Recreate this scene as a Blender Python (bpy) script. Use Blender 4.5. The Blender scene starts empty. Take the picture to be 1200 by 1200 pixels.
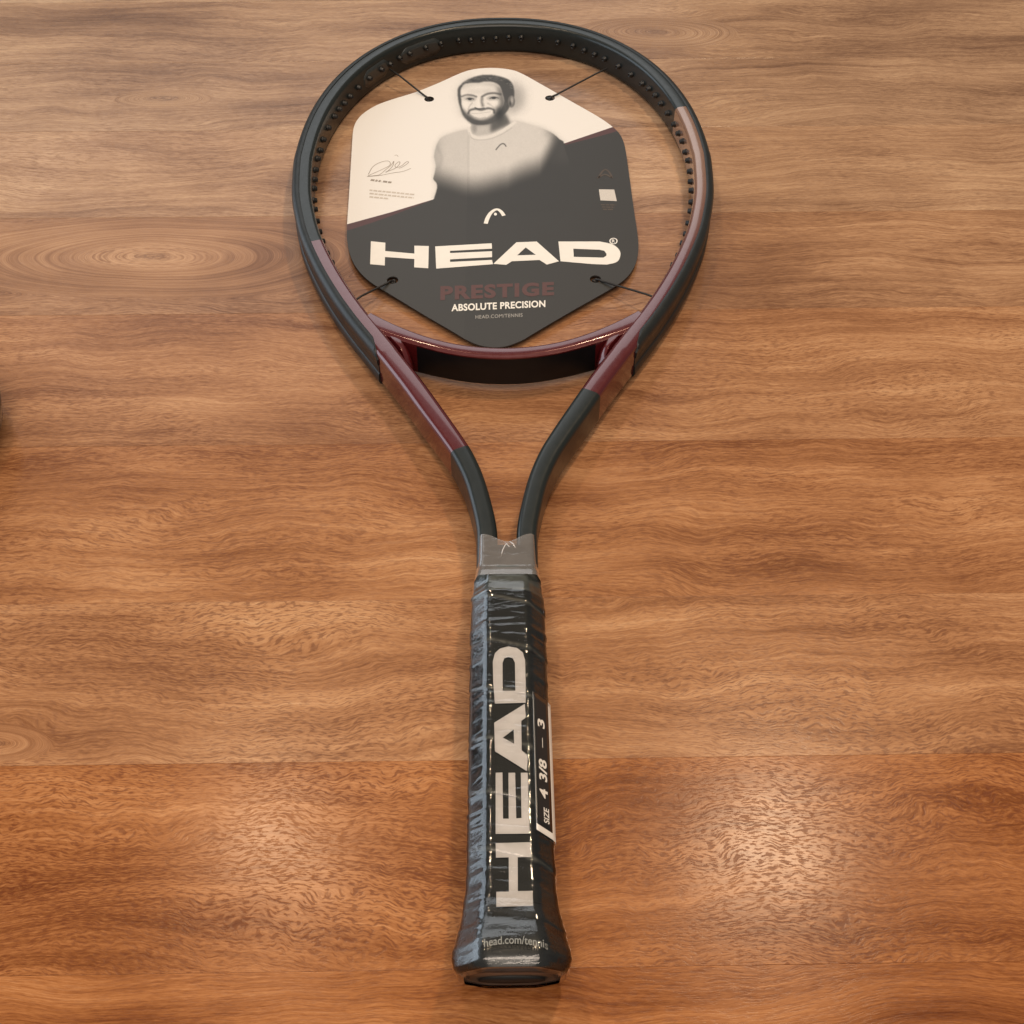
import bpy, bmesh, math, random
import numpy as np
from mathutils import Vector, Matrix
random.seed(7); RS = np.random.RandomState(5)
sc = bpy.context.scene
MM = 0.001

# ------------------------------------------------------------------ camera
F_PX, PITCH, CAM_H, CAM_Y, YAW = 1426.9, 0.87358, 468.1, -152.6, 0.0115
cd = bpy.data.cameras.new('camera'); cam = bpy.data.objects.new('camera', cd)
sc.collection.objects.link(cam); sc.camera = cam
cd.sensor_width = 36; cd.lens = 36 * F_PX / 1200; cd.clip_start = .01; cd.clip_end = 50
cam.location = (CAM_Y * math.sin(YAW) * MM, CAM_Y * math.cos(YAW) * MM, CAM_H * MM)
cam.rotation_euler = (math.pi / 2 - PITCH, 0, -YAW)

# ------------------------------------------------------------------ room light
w = bpy.data.worlds.new('World'); sc.world = w; w.use_nodes = True
bg = w.node_tree.nodes['Background']
bg.inputs[0].default_value = (1.0, .93, .85, 1); bg.inputs[1].default_value = .15
sc.view_settings.view_transform = 'Standard'; sc.view_settings.look = 'None'
sc.view_settings.exposure = .24; sc.view_settings.gamma = 1

def area(name, loc, target, size, power, col, shape='DISK', size_y=None, spread=None):
    l = bpy.data.lights.new(name, 'AREA'); l.shape = shape; l.size = size
    if size_y: l.size_y = size_y
    l.energy = power; l.color = col
    if spread: l.spread = spread
    o = bpy.data.objects.new(name, l); sc.collection.objects.link(o)
    o.location = loc
    o.rotation_euler = (Vector(target) - Vector(loc)).to_track_quat('-Z', 'Y').to_euler()
    return o
WARM = (1.0, .75, .50)
area('ceiling_downlight', (.47, .79, 1.60), (.12, .10, 0), .13, 8.5, WARM)
area('ceiling_downlight', (-.41, .80, 1.60), (-.10, .10, 0), .13, 4.2, WARM)
area('ceiling_bounce', (.0, -.75, 2.0), (0, .25, 0), 1.5, 30, (1.0, .84, .70), 'SQUARE')
area('window_light', (-1.7, .75, .28), (0, .3, 0), 2.0, 24, (.76, .88, 1.0), 'RECTANGLE', 1.6)
area('far_window_light', (-.5, 3.0, 1.9), (0, .5, 0), 2.2, 13, (.93, .97, 1.0), 'RECTANGLE', 1.2)

# ------------------------------------------------------------------ photo pixel -> place on a level plane (mm)
CP, SP = math.cos(PITCH), math.sin(PITCH); CA, SA = math.cos(YAW), math.sin(YAW)
def W(px, py, z):
    a = (px - 600) / F_PX; b = (600 - py) / F_PX
    dy = CP + b * SP; dz = -SP + b * CP
    t = (z - CAM_H) / dz
    X = a * t; Y = dy * t + CAM_Y
    return (X * CA + Y * SA, -X * SA + Y * CA)
BUTT_Z, TILT = 19.0, 8.0 / 685
def T(px, py, zl):                       # racquet-local coordinates for a point at local height zl
    y = 200.0
    for _ in range(4):
        x, y = W(px, py, BUTT_Z - TILT * y + zl)
    return (x, y, zl)

# ------------------------------------------------------------------ helpers
def link(name, me, parent=None, mats=None, smooth=True):
    o = bpy.data.objects.new(name, me); sc.collection.objects.link(o)
    if mats:
        for m in (mats if isinstance(mats, (list, tuple)) else [mats]): me.materials.append(m)
    if parent: o.parent = parent
    if smooth:
        for p in me.polygons: p.use_smooth = True
    return o
def mesh(name, V, Fc, parent=None, mats=None, smooth=True, mi=None):
    me = bpy.data.meshes.new(name)
    me.from_pydata([(v[0] * MM, v[1] * MM, v[2] * MM) for v in V], [], Fc)
    if mi is not None: me.polygons.foreach_set('material_index', mi)
    me.update()
    bm = bmesh.new(); bm.from_mesh(me); bmesh.ops.recalc_face_normals(bm, faces=bm.faces); bm.to_mesh(me); bm.free()
    return link(name, me, parent, mats, smooth)
def thing(name, label, cat, loc=(0, 0, 0), rot=(0, 0, 0)):
    o = bpy.data.objects.new(name, None); sc.collection.objects.link(o)
    o.location = loc; o.rotation_euler = rot; o['label'] = label; o['category'] = cat
    return o
def sharp(o, ang=35):
    me = o.data
    bm = bmesh.new(); bm.from_mesh(me)
    for e in bm.edges:
        if len(e.link_faces) == 2 and e.calc_face_angle(0) > math.radians(ang): e.smooth = False
    bm.to_mesh(me); bm.free(); return o
def plate(name, pts, z0, z1, parent, m, holes=None):
    """solid flat plate from an outline (list of (x,y)), optional holes, between z0 and z1 (numbers or functions)"""
    cu = bpy.data.curves.new('tmp', 'CURVE'); cu.dimensions = '2D'; cu.fill_mode = 'BOTH'
    cu.extrude = abs(z1 - z0) / 2
    for lp in [pts] + (holes or []):
        s = cu.splines.new('POLY'); s.points.add(len(lp) - 1); s.use_cyclic_u = True
        for i, p in enumerate(lp): s.points[i].co = (p[0], p[1], 0, 1)
    t = bpy.data.objects.new('tmp', cu); sc.collection.objects.link(t)
    dg = bpy.context.evaluated_depsgraph_get()
    me = bpy.data.meshes.new_from_object(t.evaluated_get(dg))
    bpy.data.objects.remove(t); bpy.data.curves.remove(cu)
    me.name = name
    zm = (z0 + z1) / 2
    for v in me.vertices: v.co = Vector((v.co.x * MM, v.co.y * MM, (v.co.z + zm) * MM))
    me.materials.clear()
    return link(name, me, parent, m, False)
_txt = {}
def text_mesh(s, bold=0.0, spacing=1.0):
    cu = bpy.data.curves.new('tmp', 'FONT'); cu.body = s; cu.size = 1; cu.offset = bold; cu.space_character = spacing
    cu.resolution_u = 4
    t = bpy.data.objects.new('tmp', cu); sc.collection.objects.link(t)
    dg = bpy.context.evaluated_depsgraph_get()
    me = bpy.data.meshes.new_from_object(t.evaluated_get(dg))
    bpy.data.objects.remove(t); bpy.data.curves.remove(cu)
    V = np.array([v.co[:] for v in me.vertices]); Fc = [tuple(p.vertices) for p in me.polygons]
    lo, hi = V.min(0), V.max(0)
    V = (V - lo) / np.maximum(hi - lo, 1e-9)
    bpy.data.meshes.remove(me)
    return V, Fc
def smoothpath(P, n=8, closed=False):
    P = [np.array(p, float) for p in P]; out = []; N = len(P)
    for i in range(N if closed else N - 1):
        if closed: p0, p1, p2, p3 = P[i - 1], P[i], P[(i + 1) % N], P[(i + 2) % N]
        else:
            p1, p2 = P[i], P[i + 1]
            p0 = P[i - 1] if i else 2 * p1 - p2
            p3 = P[i + 2] if i + 2 < N else 2 * p2 - p1
        for k in range(n):
            t = k / n
            out.append(.5 * ((2 * p1) + (-p0 + p2) * t + (2 * p0 - 5 * p1 + 4 * p2 - p3) * t * t + (-p0 + 3 * p1 - 3 * p2 + p3) * t ** 3))
    if not closed: out.append(P[-1])
    return np.array(out)
def resample(P, step):
    d = np.r_[0, np.cumsum(np.linalg.norm(np.diff(P, axis=0), axis=1))]
    n = int(round(d[-1] / step)) + 1; s = np.linspace(0, d[-1], n)
    return np.stack([np.interp(s, d, P[:, i]) for i in range(P.shape[1])], 1), s
def tube(name, P, r, parent, m, seg=8, cap=True):
    P = np.array(P, float); V = []; Fc = []
    rr = r if hasattr(r, '__len__') else [r] * len(P)
    up = None
    for i, p in enumerate(P):
        t = P[min(i + 1, len(P) - 1)] - P[max(i - 1, 0)]; t /= np.linalg.norm(t)
        if up is None:
            up = np.cross(t, [0, 0, 1.0]);
            if np.linalg.norm(up) < .05: up = np.cross(t, [1.0, 0, 0])
        a = up - t * np.dot(up, t); a /= np.linalg.norm(a); up = a; b = np.cross(t, a)
        for k in range(seg):
            q = 2 * math.pi * k / seg
            V.append(p + rr[i] * (math.cos(q) * a + math.sin(q) * b))
    for i in range(len(P) - 1):
        for k in range(seg):
            k2 = (k + 1) % seg
            Fc.append((i * seg + k, i * seg + k2, (i + 1) * seg + k2, (i + 1) * seg + k))
    if cap:
        Fc.append(tuple(range(seg))[::-1]); Fc.append(tuple((len(P) - 1) * seg + k for k in range(seg)))
    return mesh(name, V, Fc, parent, m)

# ------------------------------------------------------------------ materials
class NT:
    def __init__(s, name):
        s.m = bpy.data.materials.new(name); s.m.use_nodes = True; s.t = s.m.node_tree
        s.b = s.t.nodes['Principled BSDF']; s.out = s.t.nodes['Material Output']
    def n(s, typ, **kw):
        nd = s.t.nodes.new(typ)
        for k, v in kw.items(): setattr(nd, k, v)
        return nd
    def l(s, a, b): s.t.links.new(a, b)
    def sin(s, nd, i, v):
        if isinstance(v, (int, float)): nd.inputs[i].default_value = v
        elif isinstance(v, tuple): nd.inputs[i].default_value = v
        else: s.l(v, nd.inputs[i])
    def math(s, op, a, b=0.0, c=None, clamp=False):
        nd = s.n('ShaderNodeMath', operation=op); nd.use_clamp = clamp
        s.sin(nd, 0, a); s.sin(nd, 1, b)
        if c is not None: s.sin(nd, 2, c)
        return nd.outputs[0]
    def noise(s, vec, scale=1.0, detail=3.0, rough=.5, dist=0.0):
        nd = s.n('ShaderNodeTexNoise'); s.l(vec, nd.inputs['Vector'])
        nd.inputs['Scale'].default_value = scale; nd.inputs['Detail'].default_value = detail
        nd.inputs['Roughness'].default_value = rough; nd.inputs['Distortion'].default_value = dist
        return nd.outputs['Fac']
    def xyz(s, x, y, z):
        nd = s.n('ShaderNodeCombineXYZ'); s.sin(nd, 0, x); s.sin(nd, 1, y); s.sin(nd, 2, z); return nd.outputs[0]
    def ramp(s, f, stops):
        nd = s.n('ShaderNodeValToRGB'); s.l(f, nd.inputs[0]); e = nd.color_ramp.elements
        while len(e) < len(stops): e.new(.5)
        for i, (p, c) in enumerate(stops):
            e[i].position = p; e[i].color = (c if len(c) == 4 else (*c, 1))
        return nd.outputs[0]
    def mix(s, f, a, b, mode='MIX'):
        nd = s.n('ShaderNodeMix', data_type='RGBA', blend_type=mode)
        s.sin(nd, 0, f); s.sin(nd, 6, a); s.sin(nd, 7, b); return nd.outputs[2]
    def maprange(s, v, a, b, c=0.0, d=1.0):
        nd = s.n('ShaderNodeMapRange', interpolation_type='SMOOTHSTEP'); s.sin(nd, 0, v)
        for i, q in enumerate((a, b, c, d)): nd.inputs[i + 1].default_value = q
        return nd.outputs[0]
    def obj(s): return s.n('ShaderNodeTexCoord').outputs['Object']
    def bump(s, h, strength, dist, prev=None):
        nd = s.n('ShaderNodeBump'); nd.inputs['Strength'].default_value = strength
        nd.inputs['Distance'].default_value = dist; s.l(h, nd.inputs['Height'])
        if prev: s.l(prev, nd.inputs['Normal'])
        return nd.outputs[0]
def mat(name, col, rough=.4, metal=0.0, coat=0.0, coat_r=.05, var=.12, vs=120, bump=0.0, bs=900, spec=.5):
    k = NT(name); o = k.obj()
    nz = k.noise(o, vs, 4)
    c0 = tuple(c * (1 - var) for c in col) + (1,); c1 = tuple(min(1, c * (1 + var)) for c in col) + (1,)
    k.l(k.ramp(nz, [(.3, c0), (.7, c1)]), k.b.inputs['Base Color'])
    r = k.maprange(k.noise(o, vs * 2.3, 4), .3, .7, max(0, rough - .02), rough + .03)
    k.l(r, k.b.inputs['Roughness'])
    k.b.inputs['Metallic'].default_value = metal; k.b.inputs['Coat Weight'].default_value = coat
    k.b.inputs['Coat Roughness'].default_value = coat_r; k.b.inputs['Specular IOR Level'].default_value = spec
    if bump: k.l(k.bump(k.noise(o, bs, 3), bump, .0003), k.b.inputs['Normal'])
    return k.m

def wood_material():
    k = NT('oiled_acacia_wood'); o = k.obj()
    sep = k.n('ShaderNodeSeparateXYZ'); k.l(o, sep.inputs[0])
    X = k.math('MULTIPLY', sep.outputs[0], 1000.0); Y = k.math('MULTIPLY', sep.outputs[1], 1000.0)
    def att(nm):
        nd = k.n('ShaderNodeAttribute', attribute_type='OBJECT', attribute_name=nm); return nd.outputs['Fac']
    seed, tone, figure, hue = att('seed'), att('tone'), att('figure'), att('hue')
    kx, ky, kr, ke = att('knot_x'), att('knot_y'), att('knot_size'), att('knot_stretch')
    # growth rings flowing round the plank's knot
    wob = k.math('SUBTRACT', k.noise(k.xyz(k.math('MULTIPLY', X, .0085), k.math('MULTIPLY', Y, .014), seed), 1, 2), .5)
    Yw = k.math('MULTIPLY_ADD', wob, 42.0, Y)
    wob2 = k.math('SUBTRACT', k.noise(k.xyz(k.math('MULTIPLY', X, .045), k.math('MULTIPLY', Y, .055), k.math('ADD', seed, 7.3)), 1, 2), .5)
    Yw = k.math('MULTIPLY_ADD', wob2, k.math('MULTIPLY_ADD', figure, 6.5, 1.5), Yw)
    dx = k.math('DIVIDE', k.math('SUBTRACT', X, kx), ke); dy = k.math('SUBTRACT', k.math('MULTIPLY_ADD', wob, 16.0, Y), ky)
    r = k.math('SQRT', k.math('ADD', k.math('MULTIPLY', dx, dx), k.math('MULTIPLY', dy, dy)))
    r1 = r
    kx2, ky2 = att('knot2_x'), att('knot2_y')
    dx2 = k.math('DIVIDE', k.math('SUBTRACT', X, kx2), 2.8); dy2 = k.math('SUBTRACT', k.math('MULTIPLY_ADD', wob, 10.0, Y), ky2)
    r2 = k.math('SQRT', k.math('ADD', k.math('MULTIPLY', dx2, dx2), k.math('MULTIPLY', dy2, dy2)))
    r2 = k.math('MULTIPLY', r2, 1.6)
    r = k.math('MINIMUM', r, r2)
    wk = k.math('SUBTRACT', 1.0, k.maprange(k.math('DIVIDE', r, kr), .25, 1.0))
    Fy = k.math('ADD', k.math('MULTIPLY', r, wk), k.math('MULTIPLY', Yw, k.math('SUBTRACT', 1.0, wk)))
    # broad colour bands along the grain
    band = k.noise(k.xyz(k.math('MULTIPLY', X, .0042), k.math('MULTIPLY', Fy, .050), seed), 1, 4, .55)
    ring = k.noise(k.xyz(k.math('MULTIPLY', X, .004), k.math('MULTIPLY', Fy, .23), k.math('ADD', seed, 3.1)), 1, 3, .6)
    cloud = k.noise(k.xyz(k.math('MULTIPLY', X, .009), k.math('MULTIPLY', Y, .022), k.math('ADD', seed, 9.7)), 1, 3, .5)
    fine = k.noise(k.xyz(k.math('MULTIPLY', X, .035), k.math('MULTIPLY', Fy, 1.1), seed), 1, 4, .65)
    # pores: short dark dashes that follow the figure
    w3 = k.math('SUBTRACT', k.noise(k.xyz(k.math('MULTIPLY', X, .11), k.math('MULTIPLY', Y, .10), k.math('ADD', seed, 1.7)), 1, 2), .5)
    Fp = k.math('MULTIPLY_ADD', w3, k.math('MULTIPLY_ADD', figure, 3.4, .6), Fy)
    lenf = k.math('MULTIPLY_ADD', figure, .17, .13)
    pore = k.noise(k.xyz(k.math('MULTIPLY', X, lenf), k.math('MULTIPLY', Fp, 1.45), k.math('ADD', seed, 5.5)), 1, 2, .5)
    streak = k.noise(k.xyz(k.math('MULTIPLY', X, .0075), k.math('MULTIPLY', Fy, .75), k.math('ADD', seed, 14.0)), 1, 4, .6)
    fibre = k.noise(k.xyz(k.math('MULTIPLY', X, .24), k.math('MULTIPLY', Fy, 2.2), k.math('ADD', seed, 2.9)), 1, 4, .7)
    poreM = k.maprange(pore, .50, .62)
    lightM = k.maprange(pore, .46, .30)
    v = k.math('MULTIPLY_ADD', k.math('SUBTRACT', band, .5), .80, .5)
    v = k.math('MULTIPLY_ADD', k.math('SUBTRACT', ring, .5), k.math('MULTIPLY_ADD', wk, -.20, .42), v)
    v = k.math('MULTIPLY_ADD', k.math('SUBTRACT', cloud, .5), .70, v)
    v = k.math('MULTIPLY_ADD', k.math('SUBTRACT', fine, .5), .55, v)
    v = k.math('MULTIPLY_ADD', k.math('SUBTRACT', fibre, .5), .62, v)
    v = k.math('MULTIPLY_ADD', k.math('SUBTRACT', streak, .5), .30, v)
    kr_ = k.math('MULTIPLY', k.math('SINE', k.math('MULTIPLY_ADD', k.math('ADD', cloud, ring), 5.0, k.math('MULTIPLY', r, .62))), k.math('MULTIPLY', wk, att('ringing')))
    v = k.math('ADD', v, kr_)
    v = k.math('ADD', v, tone)
    col = k.ramp(v, [(.05, (.110, .038, .014)), (.30, (.222, .092, .035)), (.53, (.350, .163, .067)), (.78, (.49, .26, .120)), (1.0, (.60, .37, .20))])
    patch = k.maprange(k.noise(k.xyz(k.math('MULTIPLY', X, .014), k.math('MULTIPLY', Y, .03), k.math('ADD', seed, 21.0)), 1, 2), .35, .62)
    amt = k.math('MULTIPLY', k.math('MULTIPLY_ADD', figure, .30, .26), k.math('MULTIPLY_ADD', patch, .55, .50))
    col = k.mix(k.math('MULTIPLY', poreM, amt), col, (.100, .027, .010, 1))
    col = k.mix(k.math('MULTIPLY', lightM, k.math('MULTIPLY', amt, .55)), col, (.52, .27, .115, 1))
    # knot heart
    heart = k.math('SUBTRACT', 1.0, k.maprange(k.math('MULTIPLY', r, 1.0), 1.2, 5.0))
    ragged = k.maprange(k.noise(k.xyz(k.math('MULTIPLY', X, .3), k.math('MULTIPLY', Y, .9), seed), 1, 3, .6), .3, .6)
    heart = k.math('MULTIPLY', k.math('MULTIPLY', heart, att('heart')), ragged)
    col = k.mix(heart, col, (.11, .045, .025, 1))
    hs = k.n('ShaderNodeHueSaturation'); k.l(col, hs.inputs['Color'])
    k.l(k.math('MULTIPLY_ADD', hue, .028, .4975), hs.inputs['Hue'])
    k.l(k.math('MULTIPLY_ADD', hue, -.55, .99), hs.inputs['Saturation'])
    # small pale scuffs and rub marks in the oil
    sc1 = k.noise(k.xyz(k.math('MULTIPLY', X, .05), k.math('MULTIPLY', Y, .3), 31.0), 1, 3, .7)
    scuff = k.math('MULTIPLY', k.maprange(sc1, .74, .80), .10)
    colf = k.mix(scuff, hs.outputs[0], (.62, .46, .32, 1))
    k.l(colf, k.b.inputs['Base Color'])
    smear = k.noise(k.xyz(k.math('MULTIPLY', X, .012), k.math('MULTIPLY', Y, .012), 4.0), 1, 4, .6)
    rg = k.maprange(smear, .3, .7, .185, .25)
    rg = k.math('MULTIPLY_ADD', poreM, .08, rg)
    k.l(rg, k.b.inputs['Roughness'])
    k.b.inputs['Specular IOR Level'].default_value = .17
    h = k.math('ADD', k.math('MULTIPLY', poreM, -.8), k.math('MULTIPLY', fine, .6))
    k.l(k.bump(h, .09, .0002), k.b.inputs['Normal'])
    return k.m
M_WOOD = wood_material()
M_DARK = mat('dark_satin_paint', (.013, .017, .017), .30, 0, .15, .2, var=.04, spec=.3)
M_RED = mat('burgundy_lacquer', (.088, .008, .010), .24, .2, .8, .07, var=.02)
def _painted_sheen(m):  # warm reflection and copper colour shift painted into the lacquer, upper right hoop
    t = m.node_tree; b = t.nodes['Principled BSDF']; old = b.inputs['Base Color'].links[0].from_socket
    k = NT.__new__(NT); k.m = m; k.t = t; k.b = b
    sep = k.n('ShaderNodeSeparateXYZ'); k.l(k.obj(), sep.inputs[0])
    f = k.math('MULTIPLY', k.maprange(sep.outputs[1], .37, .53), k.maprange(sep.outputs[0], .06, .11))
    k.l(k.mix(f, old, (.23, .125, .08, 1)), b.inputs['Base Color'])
_painted_sheen(M_RED)
M_BLACKGLOSS = mat('black_lacquer', (.006, .006, .007), .4, 0, .25, .2, spec=.12)
M_GUARD = mat('black_nylon_guard', (.015, .018, .019), .40, bump=.12, spec=.3)
M_GROM = mat('black_nylon_grommet', (.006, .006, .006), .45)
M_CORD = mat('black_elastic', (.012, .010, .009), .6)
M_CAP = mat('black_rubber_cap', (.012, .013, .012), .28, 0, .3, .15)
M_COLLAR = mat('grey_rubber_collar', (.085, .095, .088), .30, 0, .8, .12, var=.35, vs=300)
M_END = mat('butt_plate', (.045, .034, .028), .35, 0, .6, .1, var=.3)
M_HOLE = mat('dark_recess', (.004, .004, .004), .6)
M_PRINT = mat('off_white_print', (.76, .74, .69), .5, var=.03)
M_FILMPRINT = mat('pale_grey_film_print', (.56, .54, .54), .38, 0, .6, .12, var=.06, vs=200)
M_GREYPRINT = mat('grey_print', (.30, .29, .27), .5, var=.05)
M_URL = mat('grey_url_print', (.20, .21, .20), .4, var=.05)
M_STICK = mat('black_sticker', (.008, .008, .008), .3, 0, .6, .1)
M_STICKW = mat('white_sticker', (.78, .75, .70), .35, 0, .6, .1, var=.03)
M_MAROON = mat('maroon_print', (.085, .035, .032), .5, var=.05)
M_EDGE = mat('card_edge', (.035, .030, .026), .8)
M_QR = mat('pale_square_print', (.55, .52, .48), .6, var=.1, vs=1500)

def grip_mat():
    k = NT('black_wrapped_grip'); o = k.obj()
    nd = k.n('ShaderNodeAttribute', attribute_name='seam'); s = nd.outputs['Fac']
    c = k.mix(s, (.010, .011, .010, 1), (.12, .12, .105, 1))
    k.l(c, k.b.inputs['Base Color']); k.b.inputs['Roughness'].default_value = .5; k.b.inputs['Specular IOR Level'].default_value = .15
    k.l(k.bump(k.noise(o, 1400, 3), .35, .0003), k.b.inputs['Normal'])
    return k.m
M_GRIP = grip_mat()
def film_mat(name, haze, tint, bs, thick):
    k = NT(name); o = k.obj()
    k.t.nodes.remove(k.b)
    mp = k.n('ShaderNodeMapping'); mp.inputs['Scale'].default_value = (110, 260, 110); k.l(o, mp.inputs[0])
    nz = k.noise(mp.outputs[0], 1, 4, .6, 1.2)
    mp2 = k.n('ShaderNodeMapping'); mp2.inputs['Scale'].default_value = (35, 90, 35); k.l(o, mp2.inputs[0])
    nz2 = k.noise(mp2.outputs[0], 1, 3, .5, 2.0)
    bn = k.bump(nz, bs, .0006); bn = k.bump(nz2, bs * .8, .0016, bn)
    tr = k.n('ShaderNodeBsdfTransparent'); tr.inputs[0].default_value = (.93, .94, .94, 1)
    gl = k.n('ShaderNodeBsdfAnisotropic') if False else k.n('ShaderNodeBsdfGlossy')
    gl.inputs['Roughness'].default_value = .09; gl.inputs[0].default_value = (1, 1, 1, 1); k.l(bn, gl.inputs['Normal'])
    df = k.n('ShaderNodeBsdfDiffuse'); df.inputs[0].default_value = (*tint, 1); k.l(bn, df.inputs['Normal'])
    fr = k.n('ShaderNodeFresnel'); fr.inputs[0].default_value = 1.5; k.l(bn, fr.inputs['Normal'])
    m1 = k.n('ShaderNodeMixShader')
    hz = k.math('MULTIPLY', k.maprange(nz2, .35, .75), thick); hz = k.math('ADD', hz, haze, clamp=True)
    k.l(hz, m1.inputs[0]); k.l(tr.outputs[0], m1.inputs[1]); k.l(df.outputs[0], m1.inputs[2])
    m2 = k.n('ShaderNodeMixShader'); k.l(k.math('MULTIPLY', fr.outputs[0], 1.4, clamp=True), m2.inputs[0])
    k.l(m1.outputs[0], m2.inputs[1]); k.l(gl.outputs[0], m2.inputs[2]); k.l(m2.outputs[0], k.out.inputs[0])
    return k.m
M_FILM = film_mat('clear_crinkled_film', .0, (.40, .42, .43), .22, .012)
M_FILM2 = film_mat('grey_hazy_film', .42, (.27, .25, .235), .12, .08)

# ------------------------------------------------------------------ the table
table = thing('wooden_table', 'warm brown wooden tabletop of edge-glued horizontal planks under the racquet', 'table', rot=(0, 0, .003))
edges = [-250, -160, -74, 12.2, 101.2, 186, 287.5, 392, 484.5, 580.5, 668.5, 757, 848, 940, 1032, 1124, 1216]
#        tone figure hue  knot(x,y,size,stretch)
FAR = (9e3, 0)
spec = {2: (-.07, .15, -.16, (420, -30, 20, 5), FAR, .3), 3: (-.07, 1.0, -.14, (262, 80, 9, 4.0), FAR, .35),
        4: (.06, .85, .04, (900, 142, 15, 2.6), (-222, 112), .5), 5: (-.01, .60, .0, (620, 230, 20, 4), FAR, .3),
        6: (.02, .55, .08, (900, 345, 22, 3.4), FAR, .12), 7: (-.06, .22, .20, (-212, 446, 42, 3.4), FAR, .5),
        8: (.05, .24, .30, (700, 520, 20, 5), FAR, .3), 9: (.01, .22, .36, (-235, 622, 10, 3.6), FAR, .6),
        10: (-.03, .22, .36, (118, 706, 24, 2.6), FAR, .45), 11: (.02, .2, .42, (700, 800, 20, 4), FAR, .5)}
for i in range(len(edges) - 1):
    a, b = edges[i], edges[i + 1]; g = .03; c = .16; x0, x1 = -600, 432
    tone, fig, hue, kn, kn2, hrt = spec.get(i, (random.uniform(-.04, .04), .3, .2, (random.uniform(-600, 600), (a + b) / 2, 20, 4), (9e3, 0), .3))
    ys = [a + g, a + g, a + g + c, b - g - c, b - g, b - g]; zs = [-26, -c * .5, 0, 0, -c * .5, -26]
    V = [(x, y, z) for x in (x0, x1) for y, z in zip(ys, zs)]
    Fc = [(j, (j + 1) % 6, 6 + (j + 1) % 6, 6 + j) for j in range(6)] + [tuple(range(6))[::-1], tuple(range(6, 12))]
    o = mesh('plank', V, Fc, table, M_WOOD, False)
    o['seed'] = float(i * 13.37 + 2.2); o['tone'] = float(tone); o['figure'] = float(fig); o['hue'] = float(hue)
    o['knot_x'], o['knot_y'], o['knot_size'], o['knot_stretch'] = [float(q) for q in kn]
    o['knot2_x'], o['knot2_y'], o['heart'] = float(kn2[0]), float(kn2[1]), hrt
    o['ringing'] = .045 if i == 7 else .0

# ------------------------------------------------------------------ dark object at the left border
dish = thing('dark_dish', 'dark rounded object whose edge just shows at the left border of the picture', 'dish',
             loc=(-.3165, .288, 0)); dish.scale = (1.3, 1.3, 1.5)
prof = [(0, 0.2), (26, .2), (36, 2), (41.5, 7), (43, 13), (42, 16), (40.5, 16.6), (39, 15.5), (36, 9), (28, 5), (0, 4)]
V = []; Fc = []; SG = 64
for r_, z_ in prof:
    for q in range(SG): V.append((r_ * math.cos(2 * math.pi * q / SG), r_ * math.sin(2 * math.pi * q / SG), z_))
for i in range(len(prof) - 1):
    for q in range(SG): Fc.append((i * SG + q, i * SG + (q + 1) % SG, (i + 1) * SG + (q + 1) % SG, (i + 1) * SG + q))
mesh('bowl', V, Fc, dish, mat('dark_glazed_clay', (.006, .005, .006), .25, 0, .6, .1))
tube('rim', [(40.8 * math.cos(2 * math.pi * q / 48), 40.8 * math.sin(2 * math.pi * q / 48), 16.4) for q in range(49)], .8, dish,
     mat('brown_rim', (.06, .02, .012), .3, 0, .5, .1), 6, False)

# ------------------------------------------------------------------ the racquet
rq = thing('tennis_racquet', 'unstrung black and burgundy tennis racquet lying flat with a film-wrapped black grip', 'tennis racquet',
           loc=(0, 0, BUTT_Z * MM), rot=(-math.atan(TILT), 0, 0))
half = [(9.2, 186), (9.3, 198), (9.6, 209), (11.6, 222), (15.6, 240), (21.3, 256), (28.3, 270), (38.2, 288), (49.2, 308), (59.8, 326),
        (70, 343), (80.8, 361), (92, 382), (102.5, 405), (112, 430), (117.3, 449), (122.6, 476)]
top = []
for q in np.linspace(0, math.pi / 2, 26):
    c_, s_ = math.cos(q), math.sin(q)
    top.append((125.2 * c_ ** (2 / 2.2), 509 + 174.8 * s_ ** (2 / 2.2)))
halfp = half + top
full = halfp + [(-x, y) for x, y in halfp[:-1][::-1]]
full = [(x, y) for x, y in full]
PATH, S = resample(smoothpath(full, 6), 1.6)
NP = len(PATH)
TAN = np.gradient(PATH, axis=0); TAN /= np.linalg.norm(TAN, axis=1)[:, None]
for _ in range(3):
    TAN[1:-1] = (TAN[:-2] + TAN[1:-1] * 2 + TAN[2:]) / 4
TAN /= np.linalg.norm(TAN, axis=1)[:, None]
NOR = np.stack([TAN[:, 1], -TAN[:, 0]], 1)      # points outward (path runs up the right side, over, down the left)
def wid(y):   # half thickness in plane / half height
    return np.interp(y, [186, 209, 240, 290, 360, 450, 690], [5.0, 4.9, 5.0, 5.7, 5.7, 5.5, 5.5]), np.interp(y, [186, 240, 330, 420, 690], [9.5, 10, 11.2, 11, 10.6])
def rsec(hw, hh, rc=2.6, k=4, flat=3):
    """rounded box profile, list of (n, z), starting at inner bottom, counter-clockwise"""
    P = []
    for cx, cz, a0 in ((hw - rc, -hh + rc, -90), (hw - rc, hh - rc, 0), (-hw + rc, hh - rc, 90), (-hw + rc, -hh + rc, 180)):
        for j in range(k + 1):
            a = math.radians(a0 + 90 * j / k); P.append((cx + rc * math.cos(a), cz + rc * math.sin(a)))
    return P
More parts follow.
